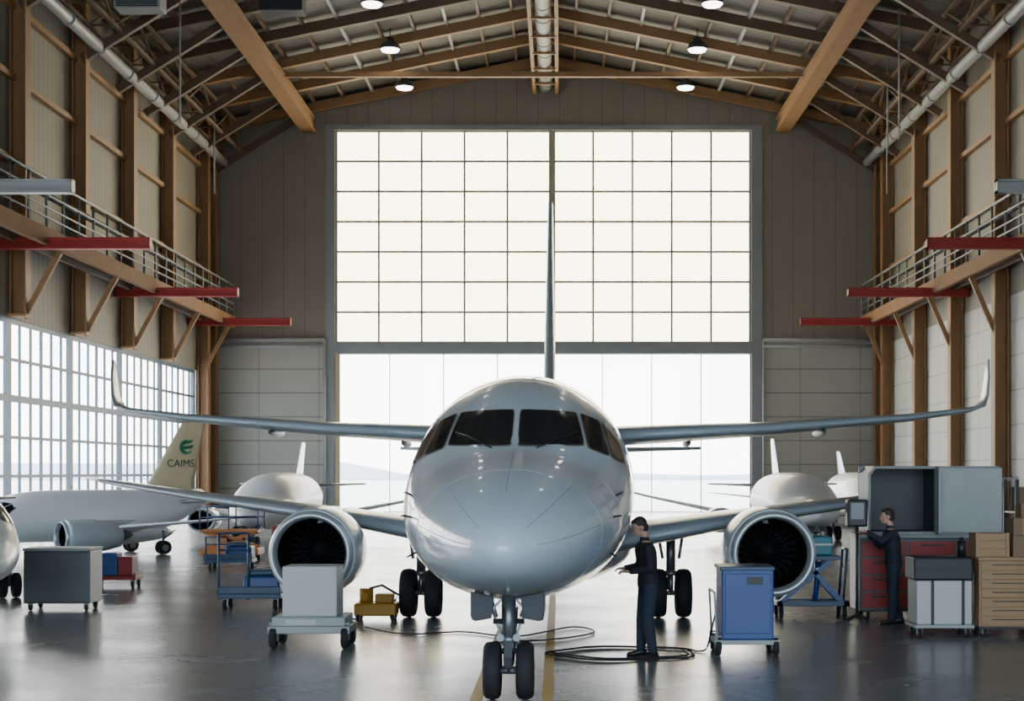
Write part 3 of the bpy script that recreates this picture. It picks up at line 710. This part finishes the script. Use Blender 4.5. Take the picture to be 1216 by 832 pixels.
m = MB(); m.bb((-.02, -.3, .03), (.015, 0, h-.03)); m.make('open_door', LGREY, parent=r, bevel=.01)
r = root('transit_case_cart', 'white case with black straps and black top on wheels', 'cart', (5.42, 21.3, 0))
m = MB(); m.bb((-.42, 0, .13), (.42, .6, .18)); m.make('platform', LGREY, parent=r, bevel=.01)
MB().bb((-.39, .02, .18), (.39, .58, .8)).make('case', OFFW, parent=r, bevel=.02)
MB().bb((-.43, -.01, .8), (.40, .6, 1.13)).make('top_case', BLK, parent=r, bevel=.03)
for x in (-.19, .24): MB().bb((x, .0, .18), (x+.04, .02, .8)).make('strap', BLK, parent=r)
MB().bb((-.4, -.02, .95), (.38, .0, .98)).make('strap', DARKS, parent=r)
m = MB(); m.tube([(.4,.05,.18), (.42,.05,.9), (.42,.5,.9), (.4,.5,.18)], .014); m.make('handle', STEEL, parent=r)
for x in (-.34, .34): castor(r, x, .06, .06); castor(r, x, .54, .06)
r = root('tool_chest', 'tan wooden tool chest with many shallow drawers', 'tool chest', (6.38, 21.3, 0))
MB().bb((-.48, 0, .15), (.55, .6, 1.08)).make('body', TANW, parent=r, bevel=.012)
MB().bb((-.5, -.02, 1.08), (.57, .62, 1.13)).make('worktop', TANW, parent=r, bevel=.01)
for i in range(7):
    d = MB().bb((-.45, -.018, .18+i*.128), (.52, 0, .295+i*.128)).make('drawer', TANW, parent=r, bevel=.006); MB().bb((-.3, -.035, .25+i*.128), (.37, -.018, .262+i*.128)).make('handle', DARKS, parent=d)
m = MB(); m.bb((-.48, -.01, .12), (.55, .6, .15)); m.make('plinth', DARKS, parent=r)
for x in (-.38, .45): castor(r, x, .06, .06); castor(r, x, .54, .06)
def crate(loc, d, lab, mat=TANW):
    r = root('wooden_crate', lab, 'crate', loc); m = MB(); w, dp, h = d; n = 3
    m.bb((-w/2+.015, .015, 0), (w/2-.015, dp-.015, h-.01)); m.make('body', mat, parent=r)
    for i in range(n):
        z = h*(i+.5)/n; m = MB(); m.bb((-w/2, 0, z-h/n*.42), (w/2, .015, z+h/n*.42)); m.make('slat', mat, parent=r, bevel=.004)
    for x in (-w/2+.03, w/2-.03): MB().bb((x-.025, -.012, 0), (x+.025, 0, h)).make('batten', mat, parent=r)
crate((6.12, 21.4, 1.13), (.48, .42, .34), 'small wooden crate on the tool chest')
def cbox(loc, d, lab):
    m = MB(); m.bb((-d[0]/2, 0, 0), (d[0]/2, d[1], d[2])); m.bb((-.03, -.003, .001), (.03, d[1]+.003, d[2]+.002), 1)
    m.make('cardboard_box', [CARD, TANW], label=lab, cat='box', loc=loc, bevel=.006)
cbox((6.6, 21.4, 1.13), (.38, .42, .30), 'brown cardboard box on the tool chest')
cbox((6.58, 21.42, 1.435), (.32, .36, .24), 'small brown cardboard box stacked on another box')
cbox((6.66, 21.42, 1.68), (.26, .3, .2), 'smallest brown cardboard box topping the stack')
m = MB(); m.cyl((0,0,0), (0,0,.22), .06, n=16); m.cyl((0,0,.21), (0,0,.27), .03, n=12)
m.make('spray_can', BLK, label='black spray can on the transit case', cat='can', loc=(5.72, 21.55, 1.13))
r = root('storage_rack', 'dark steel shelving rack', 'shelf', (8.6, 26.5, 0))
for x in (-.6, .9):
    for y in (0, .7): MB().bb((x-.03, y-.03, 0), (x+.03, y+.03, 2.2)).make('upright', DARKS, parent=r)
for z in (.3, 1.0, 1.6): MB().bb((-.62, -.03, z), (.92, .73, z+.04)).make('shelf', STEEL, parent=r)
for x, z, d in ((-.3, .34, .5), (.35, .34, .6), (-.25, 1.04, .5), (.4, 1.04, .5), (-.3, 1.64, .45), (.3, 1.64, .6)):
    m = MB(); m.bb((-d/2, 0, 0), (d/2, .5, .42)); m.bb((-.03, -.003, 0), (.03, .503, .423), 1)
    m.make('cardboard_box', [CARD, TANW], label='brown cardboard box on shelving rack', cat='box', group='boxes on the rack', loc=(8.6+x, 26.6, z), bevel=.008)
for x, y, mt, lb in ((7.6, 24.3, RED, 'red steel drum near the tool chest'), (8.1, 24.9, BLUE, 'blue steel drum near the tool chest')):
    m = MB(); m.rev((0,0,0), (0,0,1), [(0,0),(0,.29),(.02,.3),(.28,.285),(.3,.3),(.32,.285),(.58,.285),(.6,.3),(.62,.285),(.86,.285),(.88,.3),(.88,.27),(.86,0)], 28)
    m.make('steel_drum', mt, label=lb, cat='drum', loc=(x, y, 0))
m = MB(); P = []
for i in range(50):
    a = 2*math.pi*i/24+.3; rr = 1-.09*(i/24)+.05*math.sin(i*1.3)
    P.append((.83+1.0*rr*math.cos(a), 19.35+.74*rr*math.sin(a), .015+.014*(i//24)))
P = [(2.02, 19.6, .5), (1.95, 19.6, .2), (1.9, 19.6, .04)]+P
m.tube(smooth_pts(P, 4), .012, 8); m.make('power_hose', RUB, label='black power hose coiled on floor beside the blue unit', cat='hose')
m = MB(); m.tube(smooth_pts([(-2.9, 22.6, .02), (-2.2, 21.6, .02), (-1.4, 21.9, .02), (-.6, 21.3, .02), (.2, 22.6, .02), (.5, 21.8, .02), (-.1, 20.9, .02), (-.9, 20.6, .02)], 10), .012, 8)
m.make('power_cable', RUB, label='thin black cable snaking over the floor', cat='cable')

# ------------------------------------------------------------------ people
def remesh(mb, name, mats, parent, vox, smooth_it=3, label=None):
    o = mb.make(name, mats, parent=None)
    a = o.modifiers.new('r', 'REMESH'); a.mode = 'VOXEL'; a.voxel_size = vox; a.use_smooth_shade = True
    b = o.modifiers.new('s', 'SMOOTH'); b.factor = .5; b.iterations = smooth_it
    dg = bpy.context.evaluated_depsgraph_get(); me = bpy.data.meshes.new_from_object(o.evaluated_get(dg))
    me.materials.clear(); me.materials.append(mats)
    bpy.data.objects.remove(o); o = bpy.data.objects.new(name, me); C.objects.link(o); o.parent = parent
    for p in me.polygons: p.use_smooth = True
    if label: o['label'] = label
    return o
def limb(m, pts, rs):
    pts = [Vector(p) for p in pts]
    for i in range(len(pts)-1):
        m.cyl(pts[i], pts[i+1], rs[i], rs[i+1], n=14)
    for p, r_ in zip(pts, rs): m.ell(p, (r_, r_, r_), 14, 10)
def FL(f, l, z): return Vector((-f, l, z))
def torso(m, rows, n=28):
    m.loft([[Vector((-(cf+rf*math.cos(2*math.pi*k/n)), rl*math.sin(2*math.pi*k/n), z)) for k in range(n)] for z, cf, rf, rl in rows])
def person(label, loc, rz_, sc, arms, legs, lean, tilt, shirt):
    r = root('person', label, 'person', loc, rz_, sc)
    rows = [(.84,0,.08,.12),(.88,0,.11,.155),(.97,0,.12,.172),(1.08,lean*.1,.105,.152),(1.22,lean*.4,.115,.165),(1.35,lean*.8,.122,.188),(1.42,lean,.10,.185),(1.465,lean,.07,.12),(1.49,lean,.055,.06)]
    b = MB(); torso(b, rows)
    hx = lean+.03
    limb(b, [FL(lean-.01,0,1.46), FL(hx-.015,0,1.58)], [.058,.052])
    Rt = Matrix.Rotation(-tilt, 3, 'Y')
    def H(f, l, z):
        p = Rt @ Vector((-f, l, z)); return FL(hx, 0, 1.57)+p
    def he(f, l, z, rr, n=18, mm=14): b.ell(H(f,l,z), rr, n, mm, rot=Rt)
    he(.005, 0, .125, (.098,.075,.10)); he(.045, 0, .075, (.062,.058,.085)); he(.07, 0, .03, (.035,.035,.03))
    he(.085,0,.115,(.02,.05,.018)); he(.10, 0, .085, (.022,.015,.026)); he(.118, 0, .072, (.014,.016,.012)); he(.098, 0, .045, (.012,.024,.007)); he(.097,0,.034,(.011,.02,.007))
    for s in (-1, 1): he(-.005, s*.076, .09, (.02,.009,.032))
    for s, (el, wr, fdir, sdir) in zip((-1, 1), arms):
        sh = FL(lean, s*.175, 1.405); el = FL(*el); wr = FL(*wr)
        limb(b, [sh, el, wr], [.052,.04,.028])
        d = FL(*fdir).normalized(); sd = FL(*sdir).normalized(); up = d.cross(sd).normalized()
        if up.z > 0: up = -up
        rot = Matrix((d, sd, up)).transposed()
        b.ell(wr+d*.05, (.055,.042,.018), 14, 10, rot=rot)
        for k, (off, ln) in enumerate(((-.03,.07),(-.01,.082),(.011,.076),(.031,.06))):
            a = wr+d*.085+sd*off; c = a+d*ln*.5+up*.008; e = c+d*ln*.28+up*ln*.35
            limb(b, [a, c, e], [.0105,.0095,.0085])
        a = wr+d*.025-sd*.035*s; c = a+d*.035-sd*.028*s+up*.01; e = c+d*.03-sd*.002*s+up*.012
        limb(b, [a, c, e], [.013,.0115,.0095])
    for (hip, kn, an, fd) in legs:
        limb(b, [FL(*hip), FL(*kn), FL(*an)], [.085,.055,.04])
    remesh(b, 'body', SKIN, r, .0075, 2)
    t = MB(); torso(t, [(z, cf, rf+.016, rl+.016) for z, cf, rf, rl in [(.90,0,.12,.165)]+rows[2:-1]])
    for s, (el, wr, fdir, sdir) in zip((-1, 1), arms):
        wr2 = FL(*el).lerp(FL(*wr), .93)
        limb(t, [FL(lean, s*.175, 1.40), FL(*el), wr2], [.07,.054,.04])
    limb(t, [FL(lean,0,1.44), FL(lean+.006,0,1.505)], [.075,.063])
    remesh(t, 'shirt', shirt, r, .012, 2)
    t = MB(); torso(t, [(.84,0,.105,.15),(.88,0,.125,.17),(.95,0,.13,.182),(1.02,0,.122,.17)])
    for (hip, kn, an, fd) in legs:
        h, k, a = FL(*hip), FL(*kn), FL(*an)
        limb(t, [h, k, Vector((a.x, a.y, .11))], [.105,.078,.064])
    remesh(t, 'trousers', TROU, r, .012, 2)
    for (hip, kn, an, fd) in legs:
        a = Vector((FL(*an).x, FL(*an).y, 0)); d = FL(*fd).normalized(); sd = Vector((-d.y, d.x, 0)); R = []
        for f, wv, hh in ((-.085,.022,.05),(-.07,.036,.085),(-.02,.042,.11),(.05,.045,.085),(.11,.05,.062),(.16,.044,.05),(.185,.022,.03)):
            c = a+d*f; R.append([c+sd*(wv*math.cos(q))+Vector((0,0,hh*(.5+.5*math.sin(q)))) for q in [2*math.pi*k/16 for k in range(16)]])
        MB().loft(R).make('shoe', SHOE, parent=r)
    hmb = MB()
    hmb.ell(H(-.014,0,.143), (.098,.083,.092), 20, 14, rot=Rt); hmb.ell(H(-.045,0,.09), (.062,.072,.085), 18, 12, rot=Rt); hmb.ell(H(.045,0,.19), (.05,.062,.03), 18, 10, rot=Rt)
    remesh(hmb, 'hair', HAIR, r, .009, 1)
    for s in (-1, 1):
        e = MB(); e.ell(H(.094, s*.03, .098), (.010,.012,.007), 10, 8, rot=Rt); e.make('eye', BLK, parent=r)
    return r
person('worker in dark shirt and navy trousers, hands raised in front', (1.12, 19.1, 0), math.radians(12), .985,
       [((.03,-.235,1.14), (.27,-.13,1.10), (1,.25,.05), (0,1,.3)), ((.05,.235,1.15), (.28,.11,1.13), (1,-.3,.0), (0,1,-.3))],
       [((0,-.09,.9),(.03,-.11,.49),(-.02,-.13,.09),(1,-.2,0)), ((0,.09,.9),(.05,.1,.49),(.06,.12,.09),(1,.15,0))], .04, .38, SHIRT)
person('worker in navy overalls reaching out to an instrument', (5.14, 23.3, 0), math.radians(-4), .985,
       [((.22,-.23,1.29), (.42,-.12,1.43), (1,.3,.15), (0,1,0)), ((.18,.24,1.2), (.37,.12,1.38), (1,-.2,.1), (0,1,0))],
       [((0,-.09,.9),(.02,-.10,.49),(.05,-.10,.09),(1,-.1,0)), ((0,.09,.9),(.01,.1,.49),(-.1,.11,.09),(1,.15,0))], .05, .1, SHIRT2)
